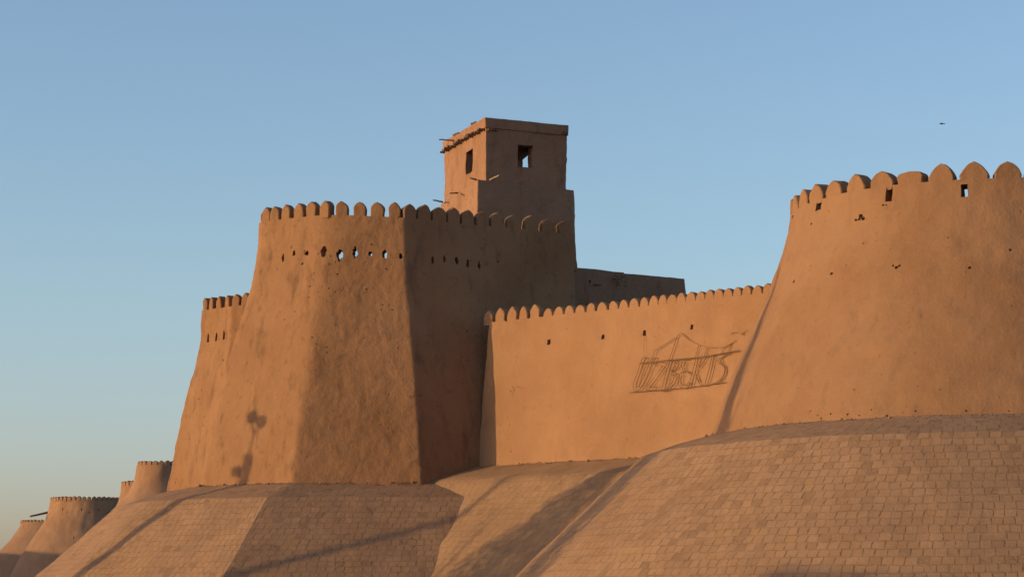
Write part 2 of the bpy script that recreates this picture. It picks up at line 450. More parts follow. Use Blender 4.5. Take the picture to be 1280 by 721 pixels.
for (px, py, wd, ht, thru) in [(355, 322, 4.5, 12, 0), (369, 317, 5, 8, 0), (385, 317, 6, 7, 0), (405.5, 313.5, 8, 15, 0),
                               (424.5, 319, 8, 15, 1), (444, 315, 6.5, 14, 1), (463, 317, 6, 7, 1), (481, 318, 6, 12, 1), (501, 320, 4.5, 9, 0),
                               (540, 325.5, 4.5, 11, 2), (554.6, 324, 4, 11, 2), (570, 326, 5, 12, 2), (583.7, 330, 5, 12, 2), (598, 332, 4, 11, 2), (621.5, 327, 2.5, 3, 2),
                               (569, 388, 2.5, 3, 2), (587, 413, 2.5, 3, 2)]:
    a, b = (T[0], T[1]) if px < 407 else ((T[1], T[2]) if px < 504 else (T[2], T[3]))
    t, ax = face_frame(a, b)
    if py > 360: a, b = (B[2] + T[2]) / 2, (B[3] + T[3]) / 2
    c = vhit(px, py, a, b)
    prism(cb, c, t, ax, blob_outline(wd * PXM * 1.25, ht * PXM * 1.12, rnd, 14, 0.3, 0.35), -0.8, 1.1 if thru == 1 else 0.4, 0.58 if thru == 1 else 0.7)
# little pocks and scars in the plaster round the loopholes
for k in range(46):
    if k < 16: px, py = rnd.uniform(380, 425), rnd.uniform(325, 372)
    else: px, py = rnd.uniform(345, 498), rnd.uniform(300, 480)
    f = (603 - py) / 331
    gg = interp(G_FLARE, f)
    cs = [Vector((b.x + (t.x - b.x) * gg, b.y + (t.y - b.y) * gg, 0)) for b, t in zip(B, T)]
    if px < 410 - (410 - 366) * (1 - gg): a, b = cs[0], cs[1]
    else: a, b = cs[1], cs[2]
    t, ax = face_frame(a, b)
    c = vhit(px, py, a, b); s = rnd.uniform(0.04, 0.13)
    prism(cb, c, t, ax, blob_outline(s * rnd.uniform(.8, 1.4), s, rnd, 7, 0.25), -0.6, rnd.uniform(0.04, 0.1), 0.55)
cut(shell, cb)

def merlons_px(pxs, a, b, wd, ht, th, style, mat, parent, seed, pym=275):
    t = (b - a)
    for k, px in enumerate(pxs):
        u = 0.5
        for _ in range(8):
            q = a.lerp(b, u); pp = vhit(px, pym, a, b)
            u = (Vector((pp.x, pp.y, 0)) - Vector((a.x, a.y, 0))).length / Vector((t.x, t.y, 0)).length * (1 if (pp - a).dot(t) > 0 else -1)
        merlon(a.lerp(b, u), t, wd, ht, th, style, mat, parent, seed * 100 + k)
merlons_px([332, 342.5, 356, 372, 388, 404.5], T[0], T[1], 0.50, 0.62, 0.42, 'arch', M['bastion'], bas, 1)
merlons_px([427, 449, 471, 492.5], T[1], T[2], 0.54, 0.62, 0.42, 'arch', M['bastion'], bas, 2)
merlons_px([513, 531.5, 550, 568, 586, 604, 623, 643, 664.5, 686, 707.5], T[2], T[3], 0.62, 0.62, 0.36, 'arch', M['bastion'], bas, 3)
for k in range(5):      # left return wall, seen edge-on
    q = T[5].lerp(T[0], (k + 0.6) / 5.2 * 0.5 + 0.47); merlon(q, T[0] - T[5], 0.5, 0.62, 0.42, 'arch', M['bastion'], bas, 470 + k)

# ------------------------------------------------------------------ watchtower on the bastion
KU = [P(555, 179, 108.0), P(607, 148, 102.6), P(708.5, 156, 104.3)]; KU.append(KU[0] + KU[2] - KU[1])
ztop = KU[1].z
KU = [Vector((v.x, v.y, ztop)) for v in KU]
KL = [P(551, 262, 108.2), P(597, 228, 101.9), P(718, 235, 104.4)]
zl = (KL[1].z + KL[2].z) / 2
KLT = [Vector((KL[0].x, KL[0].y, zl)), Vector((KL[1].x, KL[1].y, zl)), Vector((KL[2].x, KL[2].y, zl))]; KLT.append(KLT[0] + KLT[2] - KLT[1])
keep = thing('square_watchtower', 'square two-stage mud watchtower with dark window openings, rising behind the bastion', 'watchtower', (-1, 105, 15.4))
KLB = [v + Vector((0, 0, -3.6)) + (v - sum(KLT, Vector()) / 4).normalized() * 0.12 for v in KLT]
KLB[0] += Vector((-0.35, 0.1, 0))
bm = battered(KLB, KLT, [0.06] * 4, G_STRAIGHT, 0.14, ((0.06, 0.6, 5.5), (0.03, 2.2, 3.3), (0.012, 6.0, 9.1)), 0.0)
low = mesh_obj('lower_storey', bm, M['keep'], keep)
cen = sum(KU, Vector()) / 4
KUB = [Vector((v.x, v.y, zl - 0.2)) + (Vector((v.x, v.y, 0)) - Vector((cen.x, cen.y, 0))).normalized() * -0.02 for v in KU]
KUB = [v + (Vector((0, 0, 0))) for v in KUB]
bm = battered(KUB, KU, [0.05] * 4, G_STRAIGHT, 0.12, ((0.04, 0.7, 2.5), (0.025, 2.4, 7.3), (0.012, 6.0, 4.1)), 0.0)
upb = mesh_obj('upper_storey', bm, M['keep'], keep)
cb = bmesh.new()
ins = [v.lerp(cen, 0.17) for v in KUB]; z0, z1 = zl + 0.15, ztop - 0.55
bv = [cb.verts.new((v.x, v.y, z0)) for v in ins]; tv = [cb.verts.new((v.x, v.y, z1)) for v in ins]
for i in range(4):
    j = (i + 1) % 4; cb.faces.new((bv[i], bv[j], tv[j], tv[i]))
cb.faces.new(list(reversed(bv))); cb.faces.new(tv)
cut(upb, cb)
cb = bmesh.new(); rnd = random.Random(5)
t, ax = face_frame(KU[1], KU[2]); c = vhit(656.8, 195.5, KU[1], KU[2])
prism(cb, c, t, ax, rect_outline(19.5 * 104 / F / 0.92, 29 * 104 / F, rnd, 0.03), -0.4, 1.3)
# opening in the far wall through which the sky shows
t2, ax2 = face_frame(KU[3], KU[0]); c2 = vhit(663.5, 203, KU[2], KU[3]); t2, ax2 = face_frame(KU[2], KU[3])
prism(cb, c2, t2, ax2, rect_outline(2.1, 0.75, rnd, 0.1), -1.3, 1.3)
t3, ax3 = face_frame(KU[0], KU[1]); c3 = vhit(586.5, 202.5, KU[0], KU[1])
prism(cb, c3, t3, ax3, rect_outline(1.0, 1.05, rnd, 0.03), -0.4, 1.3)
cut(upb, cb)
# roof edge band, a little proud of the walls
bandB = [v + (v - cen).normalized() * 0.07 + Vector((0, 0, -0.42)) for v in KU]
bandT = [v + (v - cen).normalized() * 0.10 + Vector((0, 0, 0.02)) for v in KU]
bm = battered(bandB, bandT, [0.05] * 4, G_STRAIGHT, 0.12, ((0.03, 0.9, 1.5), (0.02, 3.4, 5.3)), 0.0)
mesh_obj('parapet', bm, M['keep'], keep)
d = (KU[0] - KU[1]); nrm = Vector((d.y, -d.x, 0)).normalized()
if nrm.x > 0: nrm = -nrm
NR = 19
for k in range(NR):      # rafter ends along the sunny side
    p = KU[1].lerp(KU[0], (k + 0.6) / NR) + Vector((0, 0, -0.47 + 0.02 * math.sin(k * 2.3)))
    stick('rafter_end', p - nrm * 0.15, p + nrm * (0.27 + 0.05 * math.sin(k * 5.1)), 0.065, M['wood'], keep)
d2 = (KU[2] - KU[1]); nr2 = Vector((d2.y, -d2.x, 0)).normalized()
for u, l in ((0.03, .16), (0.075, .14), (0.12, .16), (0.96, .3)):
    p = KU[1].lerp(KU[2], u) + Vector((0, 0, -0.5 if u < .9 else -0.34)); stick('rafter_end', p - nr2 * 0.15, p + nr2 * l, 0.05 if u < .9 else 0.09, M['wood'], keep)
stick('timber_pole', P(573, 176, 106.5), P(548.5, 174.5, 106.5), 0.04, M['wood'], keep)
stick('timber_pole', P(553, 252.5, 107.5), P(541.5, 250, 106.5), 0.04, M['wood'], keep)
stick('timber_pole', P(572, 241.5, 104.6), P(562, 241.5, 103.8), 0.035, M['wood'], keep)
stick('timber_pole', P(600, 226, 102.7), P(587.5, 222.5, 102.2), 0.04, M['wood'], keep)
stick('timber_pole', P(612, 225, 102.6), P(624, 219, 101.8), 0.04, M['pale_wood'], keep)
bm = bmesh.new()
for k in range(6):
    q = P(653 + k * 1.6, 149.5 + (k % 2) * 1.0, 104.4 + 0.1 * (k % 3)); q.z = ztop + 0.05 + 0.06 * (k % 2)
    bmesh.ops.create_icosphere(bm, subdivisions=1, radius=0.09, matrix=Matrix.Translation(q) @ Matrix.Diagonal((1.3, 1, .7, 1)))
tag(mesh_obj('rubble', bm, M['stone'], None), 'small pale heap of rubble lying on the watchtower roof edge', 'rubble')
for px, py, l in ((592, 153.8, 6), (570, 167.5, 7)):
    stick('timber_pole', P(px - l / 2, py + 1.5, 105), P(px + l / 2, py - 1.5, 104.6), 0.045, M['wood'], keep)

# ------------------------------------------------------------------ curtain wall
WT = 41.0
wd_ = Vector((math.cos(R(WT)), -math.sin(R(WT)), 0)); wn = rotn(WT)
W0 = P(613, 583, 96.6); zb = W0.z
WTOP = 13.52
def wp(t, z, out=0.0):
    bt = (z - zb) / (WTOP - zb)
    return Vector((W0.x, W0.y, z)) + wd_ * t - wn * (0.7 * bt) + wn * out
wnorm = (wp(1, zb) - wp(0, zb)).cross(wp(0, WTOP) - wp(0, zb)).normalized()
TA, TB = -0.75, 15.4
wall = thing('curtain_wall', 'sunlit curtain wall with scalloped crest carrying the wire sign, between bastion and round tower', 'fortress wall', wp(6, zb - 1))
base = [wp(TA, zb), wp(TB, zb), wp(TB, zb, -3.0), wp(TA, zb, -3.0)]
top = [wp(TA, WTOP), wp(TB, WTOP), wp(TB, WTOP, -1.0), wp(TA, WTOP, -1.0)]
bm = battered(base, top, [0.1] * 4, G_STRAIGHT, 0.13, ((0.035, 0.4, 2.2), (0.016, 1.3, 6.1), (0.008, 5, 1.1)), 0.16, fine_edges=(0,))
ws = mesh_obj('wall', bm, M['wall'], wall)
cb = bmesh.new(); rnd = random.Random(9)
for px, py, wd, ht in [(686, 427.6, 4.2, 7.5), (754, 421, 4, 6.5), (805.6, 416, 4, 8), (865, 408.5, 3.6, 6.5), (633, 401, 2, 2), (685, 390.5, 2, 2.5)]:
    c = hit(px, py, wp(0, zb), wnorm)
    prism(cb, c, wd_, -wn, rect_outline(wd * 92 / F / 0.8, ht * 92 / F, rnd, 0.12), -0.4, 0.5, 0.9)
for k in range(16):
    c = hit(rnd.uniform(630, 900), rnd.uniform(410, 565), wp(0, zb), wnorm); s = rnd.uniform(0.03, 0.07)
    prism(cb, c, wd_, -wn, blob_outline(s, s * 1.3, rnd, 7, 0.2), -0.3, 0.07, 0.6)
for k in range(10):
    c = hit(rnd.uniform(638, 655), rnd.uniform(482, 496), wp(0, zb), wnorm); s = rnd.uniform(0.04, 0.08)
    prism(cb, c, wd_, -wn, blob_outline(s, s * 1.1, rnd, 7, 0.2), -0.3, 0.06, 0.6)
cut(ws, cb)
def wall_t(px, z=WTOP):
    lo, hi = -3.0, 18.0
    for _ in range(40):
        m = (lo + hi) / 2; q = wp(m, z) - Vector((0, 0, EYE)); s = q.dot(Vector((1, 0, 0))) / q.dot(FWD) * F + 640
        if s < px: lo = m
        else: hi = m
    return lo
for k, px in enumerate([609.5, 624.5, 639.5, 653.5, 668]):
    merlon(wp(wall_t(px), WTOP), wd_, 0.50, 0.56, 0.34, 'tall', M['wall'], wall, 700 + k)
for k, px in enumerate([684.4, 697.6, 711, 724.5, 738, 752, 766, 779, 792, 804.6, 816.6, 828, 839.4, 851, 863, 875, 886.3, 898, 909.5, 921, 933, 946, 959, 972, 985]):
    merlon(wp(wall_t(px), WTOP), wd_, 13.0 * 91 / F / 0.755 * (1.0 - 0.0055 * k), 0.36, 0.34, 'round', M['wall'], wall, 750 + k)

# wire sign hung on the curtain wall
sign = thing('wire_sign', 'rusty bent wire sign spelling UZBEKIS hung on the sunlit wall', 'sign', wp(8, zb + 2.0, 0.1))
def sp(x, y): return hit(760 + x / 5.545, 380 + y / 5.545, wp(0, zb, 0.085), wnorm)
def wire(name, lines, r=0.012):
    bm = bmesh.new()
    for ln in lines: tube(bm, [sp(x, y) for x, y in ln], r, 6)
    bmesh.ops.recalc_face_normals(bm, faces=bm.faces)
    return mesh_obj(name, bm, M['rust'], sign)
def sm(pts, n=5):
    out = []
    for i in range(len(pts) - 1):
        p0 = pts[max(0, i - 1)]; p1 = pts[i]; p2 = pts[i + 1]; p3 = pts[min(len(pts) - 1, i + 2)]
        for k in range(n):
            u = k / n
            out.append(tuple(0.5 * (2 * p1[c] + (p2[c] - p0[c]) * u + (2 * p0[c] - 5 * p1[c] + 4 * p2[c] - p3[c]) * u * u + (3 * p1[c] - p0[c] - 3 * p2[c] + p3[c]) * u ** 3) for c in (0, 1)))
    out.append(pts[-1]); return out
wire('rail', [[(215, 414), (440, 390), (600, 375), (720, 358), (912, 325)], [(215, 408), (440, 384), (600, 370), (720, 352), (912, 318)]], 0.010)
wire('rail', [[(140, 612), (300, 600), (440, 588), (560, 577), (680, 562), (815, 541)]], 0.012)
wire('letter', [sm([(238, 372), (205, 470), (178, 545), (175, 582), (190, 604), (215, 595), (250, 555), (290, 470), (332, 372)]), sm([(266, 368), (238, 440), (205, 525), (195, 560), (203, 572), (222, 555), (262, 470), (303, 370)]), [(238, 372), (266, 368)], [(303, 370), (332, 372)]])
wire('letter', [[(330, 398), (412, 410), (400, 432), (292, 578), (340, 572), (336, 592), (262, 598), (268, 580), (378, 428), (322, 418), (330, 398)]])
wire('letter', [[(430, 385), (398, 490), (368, 602)], [(452, 385), (424, 480), (392, 590)], sm([(430, 392), (478, 392), (492, 412), (470, 450), (436, 470), (470, 482), (478, 512), (455, 560), (415, 598), (368, 603)]), sm([(452, 405), (474, 412), (455, 448), (430, 464)]), sm([(432, 486), (458, 500), (440, 548), (396, 586)])])
wire('letter', [sm([(562, 384), (525, 392), (508, 425), (520, 462), (500, 480), (486, 520), (492, 562), (520, 584), (552, 578), (572, 545)]), sm([(540, 402), (527, 430), (540, 465), (560, 470)]), sm([(520, 470), (545, 466), (575, 490)]), sm([(512, 490), (505, 530), (515, 556), (540, 562), (560, 540)])])
wire('letter', [[(608, 375), (582, 480), (556, 580)], [(630, 372), (604, 470), (580, 574)], [(690, 362), (640, 430), (606, 470), (618, 520), (642, 566), (662, 560)], [(664, 366), (622, 432)], [(608, 490), (632, 540)]])
wire('letter', [[(722, 354), (698, 460), (668, 566)], [(744, 350), (716, 460), (690, 562)], [(668, 566), (690, 562)], [(722, 354), (744, 350)]])
wire('letter', [sm([(850, 345), (800, 362), (766, 385), (764, 405), (800, 430), (808, 460), (795, 500), (760, 535), (715, 556)]), sm([(850, 330), (812, 345), (785, 380), (786, 398), (808, 430), (812, 465), (790, 520), (745, 556)])])
for ln in ([(303, 395), (325, 320), (475, 230), (505, 200), (540, 228), (566, 250)], [(478, 228), (450, 310), (422, 392)], [(630, 285), (604, 372)], [(690, 300), (664, 368)],
           [(788, 345), (795, 310), (845, 280), (884, 250)], [(852, 272), (835, 325)], sm([(855, 206), (872, 197), (896, 200)]), [(918, 200), (930, 206), (968, 174)], [(930, 206), (936, 217)]):
    wire('ornament_rod', [ln], 0.011)
wire('cable', [sm([(566, 250), (630, 282), (700, 300), (760, 300), (795, 297), (850, 272)])], 0.006)
wire('cable', [[(250, 215), (249, 300), (250, 372)]], 0.005)

# ------------------------------------------------------------------ round tower on the right
TC = P(1242, 400, 80.0); TC.z = 0
prof = smooth_prof([(5.6, 10.1), (7.5, 9.52), (9.07, 8.93), (11.33, 8.0), (13.07, 7.33), (14.3, 6.9), (14.75, 6.79), (15.08, 6.72)])
rt = thing('round_tower', 'huge round mud tower with broad rounded merlons standing over the paved slope', 'tower', (TC.x, TC.y, 7))
bm = round_tower(TC, prof, 330, 0.13, ((0.06, 0.3, 4.4), (0.022, 1.4, 1.6), (0.010, 5.0, 3.2)), (0.9, 1.3))
ts = mesh_obj('wall', bm, M['tower'], rt)
cb = bmesh.new(); rnd = random.Random(21)
def tower_pt(px, py):       # where the pixel's ray meets the tower
    d = ray(px, py); o = Vector((0, 0, EYE)); best = None
    for k in range(4000):
        q = o + d * (64 + k * 0.006)
        if (Vector((q.x, q.y, 0)) - TC).length < interp(prof, q.z): return q
    return q
for px, py, wd, ht, dep in [(990.8, 268, 7, 12, .6), (1023, 257, 6.5, 13.5, .8), (1111.3, 243, 7.5, 19, .84), (1205.3, 238, 8, 17, 1.6)]:
    q = tower_pt(px, py); n = (Vector((q.x, q.y, 0)) - TC).normalized(); t = Vector((-n.y, n.x, 0))
    prism(cb, q, t, -n, rect_outline(wd * 75 / F / max(.5, abs(t.x)), ht * 74 / F, rnd, 0.05), -0.5, dep, 0.95)
spots = [(1076, 270, .22), (1079, 273, .2), (1074, 274, .12), (1070, 275, .12), (1108, 256.5, .08), (1104, 256.5, .1), (1116, 332, .1), (1120, 334, .14), (1124, 332, .1), (1014, 280, .12), (1212, 334, .14), (993, 352, .14), (1040, 342, .14), (1185, 297, .07), (1263, 312, .12), (1036, 264, .06)]
for k in range(20): spots.append((rnd.uniform(960, 1278), rnd.uniform(235, 515), rnd.uniform(0.03, 0.065)))
for k in range(14): spots.append((rnd.uniform(985, 1275), 519 + rnd.uniform(-6, 5), rnd.uniform(0.05, 0.10)))
for px, py, s in spots:
    q = tower_pt(px, py)
    if (Vector((q.x, q.y, 0)) - TC).length > interp(prof, q.z) + 0.05: continue
    n = (Vector((q.x, q.y, 0)) - TC).normalized(); t = Vector((-n.y, n.x, 0))
    prism(cb, q, t, -n, blob_outline(s * 1.2, s, rnd, 8, 0.25), -0.3, min(0.12, s), 0.6)
cut(ts, cb)
ZT, RT = prof[-1]
for k in range(41):
    phi = R(2.1 - 8.78 * k)
    n = Vector((math.sin(phi), -math.cos(phi), 0)); tg = Vector((math.cos(phi), math.sin(phi), 0))
    merlon(Vector((TC.x, TC.y, ZT)) + n * RT, tg, 0.86, 0.55, 0.5, 'broken' if k == 4 else 'dome', M['tower'], rt, 900 + k)

# ------------------------------------------------------------------ paved slopes (glacis)
def gprof(d):
    """drop below the wall foot at horizontal distance d"""
    tab = [(0, 0), (1.0, .30), (2.1, .66), (2.22, .75), (3.0, 1.48), (4.0, 2.42), (5.2, 3.5), (7, 5.3), (9, 7.4), (11, 9.6)]
    return interp(tab, d)
COURSE = 0.31
dlist = [0.0]
while gprof(dlist[-1]) < 8.2:
    d0 = dlist[-1]; d1 = d0
    while math.hypot(d1 - d0, gprof(d1) - gprof(d0)) < COURSE: d1 += 0.005
    dlist.append(d1)

def slope_mesh(curve, seed, back=1.2):
    """curve(i, d) -> point on contour i columns at distance d ; builds courses with their own brick offset"""
    rnd = random.Random(seed)
    bm = bmesh.new(); uvl = bm.loops.layers.uv.new('UVMap')
    rows = [curve(-back)] + [curve(d) for d in dlist]
    vs = []
    for k, r in enumerate(rows):
        vs.append([bm.verts.new(p) for p in r])
    for k in range(len(rows) - 1):
        off = rnd.uniform(0, 3); wscale = rnd.uniform(0.92, 1.12)
        L = [0.0]
        mid = [(a + b) / 2 for a, b in zip(rows[k], rows[k + 1])]
        for a, b in zip(mid, mid[1:]): L.append(L[-1] + (b - a).length)
        v0, v1 = (k * COURSE, (k + 1) * COURSE)
        for i in range(len(mid) - 1):
            f = bm.faces.new((vs[k][i], vs[k + 1][i], vs[k + 1][i + 1], vs[k][i + 1]))
            for lp, (uu, vv) in zip(f.loops, ((L[i], v0), (L[i], v1), (L[i + 1], v1), (L[i + 1], v0))):
                lp[uvl].uv = (off + uu * wscale, vv)
    bm.normal_update()
    if sum(f.normal.z for f in bm.faces) < 0: bmesh.ops.reverse_faces(bm, faces=bm.faces)
    displace(bm, ((0.07, 0.45, seed), (0.025, 1.8, seed + 3)))
    return bm

def poly_curve(pts, spacing=0.3):
    """pts: foot line from left to right (outward side to its right); offset with mitres"""
    n = len(pts); nr = []
    for a, b in zip(pts, pts[1:]):
        t = (b - a); nr.append(Vector((t.y, -t.x, 0)).normalized())
    def curve(d):
        off = []
        for i in range(n):
            if i == 0: m = nr[0]
            elif i == n - 1: m = nr[-1]
            else: m = (nr[i - 1] + nr[i]) / (1 + nr[i - 1].dot(nr[i]))
            p = pts[i] + m * d; z = pts[i].z - (gprof(d) if d > 0 else 0.0)
            off.append(Vector((p.x, p.y, z)))
        out = []
        for i in range(n - 1):
            m = max(2, int((pts[i + 1] - pts[i]).length / spacing)) if i not in () else 2
            for k in range(m): out.append(off[i].lerp(off[i + 1], k / m))
        out.append(off[-1]); return out
    return curve

fz = B[1].z
D1 = P(209, 614, 104.0)
foot = [Vector((-23, 195, fz + 0.3)), Vector((-17.3, 128, fz + 0.1)), Vector((D1.x - .7, 112, fz)), Vector((D1.x, D1.y - 0.3, fz + 0.05)), B[0].copy(), B[1].copy(), Vector((3.5, B[1].y, fz))]
bm = slope_mesh(poly_curve(foot, 0.3), 11)
tag(mesh_obj('paved_slope', bm, M['brick'], None, True, 17), 'brick paved slope with a sharp ridge and one darker flank, under the many-sided bastion', 'paved slope')
ft = [wp(TA - 1.2, zb + .05), wp(TB + 3, zb)]
bm = slope_mesh(poly_curve(ft, 0.3), 12)
tag(mesh_obj('paved_slope', bm, M['worn_brick'], None, True, 60), 'smooth sunlit paved slope under the curtain wall, in the valley between two mounds', 'paved slope')
def cone_curve(d):
    r = 9.75 + d; z = 7.5 - (gprof(d) if d > 0 else 0)
    n = 230
    return [Vector((TC.x + r * math.sin(R(a)), TC.y - r * math.cos(R(a)), z)) for a in [-150 + 240 * i / n for i in range(n + 1)]]
bm = slope_mesh(cone_curve, 13)
tag(mesh_obj('paved_slope', bm, M['brick'], None, True, 17), 'broad rounded slope of square mud bricks swelling out below the round tower', 'paved slope')

# ------------------------------------------------------------------ slender tower behind the bastion
DB = [P(207, 617, 104.2), P(262, 617, 100.9), P(330, 612, 100.4)]; DB.append(DB[0] + DB[2] - DB[1])
DT = [P(251.5, 388, 104.6), P(289, 383, 102.4), P(325, 378, 101.9)]; DT.append(DT[0] + DT[2] - DT[1])
G_D = [(-.3, -.3), (0, 0), (.25, .26), (.5, .55), (.7, .83), (.8, .95), (.86, .985), (1, 1)]
dt = thing('flanking_tower', 'tall narrow mud tower with three arrow slits, half hidden behind the bastion', 'tower', (DB[0] + DB[2]) / 2)
bm = battered(DB, DT, [0.1, 0.12, 0.1, 0.1], G_D, 0.14, ((0.07, 0.5, 2.7), (0.03, 1.9, 6.6), (0.012, 5, 2.0)), 0.12, (0.4, 1.2), fine_edges=(0, 1))
ds = mesh_obj('wall', bm, M['bastion'], dt)
cb = bmesh.new(); rnd = random.Random(31)
for px, py in ((260.3, 422), (270, 420.5), (280, 418.5)):
    t, ax = face_frame(DT[0], DT[1]); c = vhit(px, py, DT[0], DT[1])
    prism(cb, c, t, ax, [(-.08, -.2), (.08, -.2), (.08, .08), (0.0, .22), (-.08, .08)], -0.4, 0.34)
for k in range(14):
    f = rnd.uniform(0, .75); px = 215 + 60 * f + rnd.uniform(0, 22); py = 605 - f * 215
    gg = interp(G_D, f); a = DB[0].lerp(DT[0], gg); b = DB[1].lerp(DT[1], gg)
    t, ax = face_frame(a, b); c = vhit(px, py, a, b); s = rnd.uniform(0.06, 0.13)
    prism(cb, c, t, ax, blob_outline(s, s * 1.2, rnd, 7, 0.2), -0.4, 0.1, 0.6)
cut(ds, cb)
merlons_px([255.5, 263, 272.5, 283], DT[0], DT[1], 0.38, 0.55, 0.36, 'arch', M['bastion'], dt, 12, 383)
merlons_px([294, 306, 318], DT[1], DT[2], 0.38, 0.55, 0.36, 'arch', M['bastion'], dt, 13, 380)

# ------------------------------------------------------------------ palace block behind
pal = thing('palace_block', 'flat-topped shadowed mud block with a stepped roofline, behind the curtain wall', 'building', (7, 112, 6))
def block(px0, px1, py0, py1, y0, dy, dep, lean=0.0, zbot=7.0):
    a = P(px0, py0, y0); b = P(px1, py1, y0 + dy); b.z = a.z = (a.z + b.z) / 2
    t, ax = face_frame(a, b)
    tp = [a, b, b + ax * dep, a + ax * dep]
    bs = [Vector((v.x, v.y, zbot)) for v in tp]
    bs[1] += t * lean; bs[2] += t * lean
    o = mesh_obj('wall', battered(bs, tp, [0.06] * 4, G_STRAIGHT, 0.2, ((0.05, 0.5, 3.7), (0.025, 2.0, 1.3)), 0.0, fine_edges=(0, 1)), M['keep'], pal)
    return o, a, b, t, ax
o1, a1, b1, t1, ax1 = block(700, 781, 334.5, 338.3, 108.5, 2.0, 6.0)
o2, a2, b2, t2, ax2 = block(779.5, 856, 343.5, 346.5, 110.5, 1.9, 6.0, 0.55)
cb = bmesh.new(); rnd = random.Random(4)
prism(cb, vhit(737.5, 351.5, a1, b1), t1, ax1, blob_outline(.16, .2, rnd, 9, .3), -.4, .4, .7)
prism(cb, vhit(736.5, 356, a1, b1), t1, ax1, blob_outline(.1, .08, rnd, 7, .3), -.4, .3, .7)
cut(o1, cb)
q = vhit(741, 356, a1, b1); stick('timber_pole', q + ax1 * .2 - t1 * .15, q - ax1 * .25 + t1 * .3, 0.035, M['wood'], pal)
bm = bmesh.new()      # eroded brick patch: courses of broken bricks showing where the plaster fell away
for k in range(26):
    px = rnd.uniform(768, 784); py = 345.5 + int(rnd.uniform(0, 6)) * 2.2
    if px > 779.5: pp = vhit(px, py, a2, b2)
    else: pp = vhit(px, py, a1, b1)
    mt = Matrix.Translation(pp) @ Matrix.Rotation(math.atan2(t1.y, t1.x), 4, 'Z') @ Matrix.Diagonal((rnd.uniform(.1, .22), rnd.uniform(.03, .07), .055, 1))
    bmesh.ops.create_cube(bm, size=1.0, matrix=mt)
bmesh.ops.bevel(bm, geom=list(bm.edges), offset=0.008, segments=1, affect='EDGES')
mesh_obj('brick_patch', bm, M['exposed'], pal, False)

# ------------------------------------------------------------------ round towers far along the wall
def far_tower(axis_px, y, top_py, radii, label, step, first, style, mh, mw, holes=(), n=120, ztop=None, seed=0):
    """radii: list of (py, half width in px)"""
    c = P(axis_px, top_py, y); s = y / F
    zz = c.z; ctr = Vector((c.x, c.y, 0))
    pr = sorted([(P(axis_px, py, y).z, hw * s) for py, hw in radii])
    z0 = pr[0][0]
    pr = [(z0 - 7, pr[0][1] + 5.0)] + pr
    t = thing('far_round_tower', label, 'tower', (ctr.x, ctr.y, 0), 'round towers far along the city wall')
    pr = smooth_prof(pr)
    pr[-1] = (zz, pr[-1][1])
    bm = round_tower(ctr, pr, n, 0.35, ((0.22, 0.2, 4.4 + seed), (0.09, 0.6, 2.2), (0.05, 1.4, seed)), (0.6, 1.4))
    o = mesh_obj('wall', bm, M['far'], t)
    rt_ = pr[-1][1]
    ang = first
    k = 0
    while ang > -190:
        n_ = Vector((math.sin(R(ang)), -math.cos(R(ang)), 0)); tg = Vector((math.cos(R(ang)), math.sin(R(ang)), 0))
        merlon(Vector((ctr.x, ctr.y, zz)) + n_ * rt_, tg, mw, mh, 0.5, style, M['far'], t, 3000 + seed * 100 + k)
        ang -= step; k += 1
    if holes:
        cb = bmesh.new(); rnd = random.Random(seed)
        for px, py, wd, ht in holes:
            d = ray(px, py); q = None
            for j in range(6000):
                q = Vector((0, 0, EYE)) + d * (y - 14 + j * 0.006)
                if (Vector((q.x, q.y, 0)) - ctr).length < interp(pr, q.z): break
            n_ = (Vector((q.x, q.y, 0)) - ctr).normalized(); tg = Vector((-n_.y, n_.x, 0))
            prism(cb, q, tg, -n_, blob_outline(wd * s, ht * s, rnd, 8, .2), -.6, .55, .8)
        cut(o, cb)
    return t, ctr, zz, rt_
far_tower(204, 230, 582.5, [(582.5, 32), (592, 33), (604, 36), (620, 46), (637, 60), (660, 80)], 'round crenellated tower just left of the slender arrow-slit tower, nearest of the far ones', 14.5, 62, 'arch', .42, .52, seed=1)
far_tower(183, 262, 607.5, [(607.5, 31), (620, 33), (640, 41), (660, 52)], 'sliver of a crenellated tower peeping out behind a nearer far tower', 13, 24, 'arch', .5, .5, seed=2)
tb, cbx, zbx, rbx = far_tower(112, 300, 627, [(627, 48.5), (640, 51), (655, 58), (675, 70), (700, 86), (730, 104)], 'broad squat far tower, cracked near the top, with a plank jutting from its left side', 7.6, 70, 'arch', .50, .52,
          [(77.7, 636, 1.8, 5), (102, 636.5, 1.5, 4), (112, 640, 2.2, 1.6), (123.5, 637, 1.4, 3.4), (92, 672, 1, 6), (83, 640, .9, 6)], n=180, seed=3)
stick('timber_plank', P(60, 640, 299), P(37.5, 645, 297), 0.14, M['wood'], tb)
stick('timber_pole', P(141, 639.6, 296), P(133.5, 639.2, 291), 0.09, M['wood'], tb)
stick('timber_pole', P(149, 633.8, 297), P(143, 634.4, 291), 0.08, M['wood'], tb)
far_tower(62, 390, 653.5, [(653.5, 36), (664, 41), (680, 53), (700, 70), (730, 90)], 'farthest small round tower at the left edge of the view', 8.3, 20, 'arch', .42, .5, [(29.5, 658, 1.6, 2.6)], seed=4)

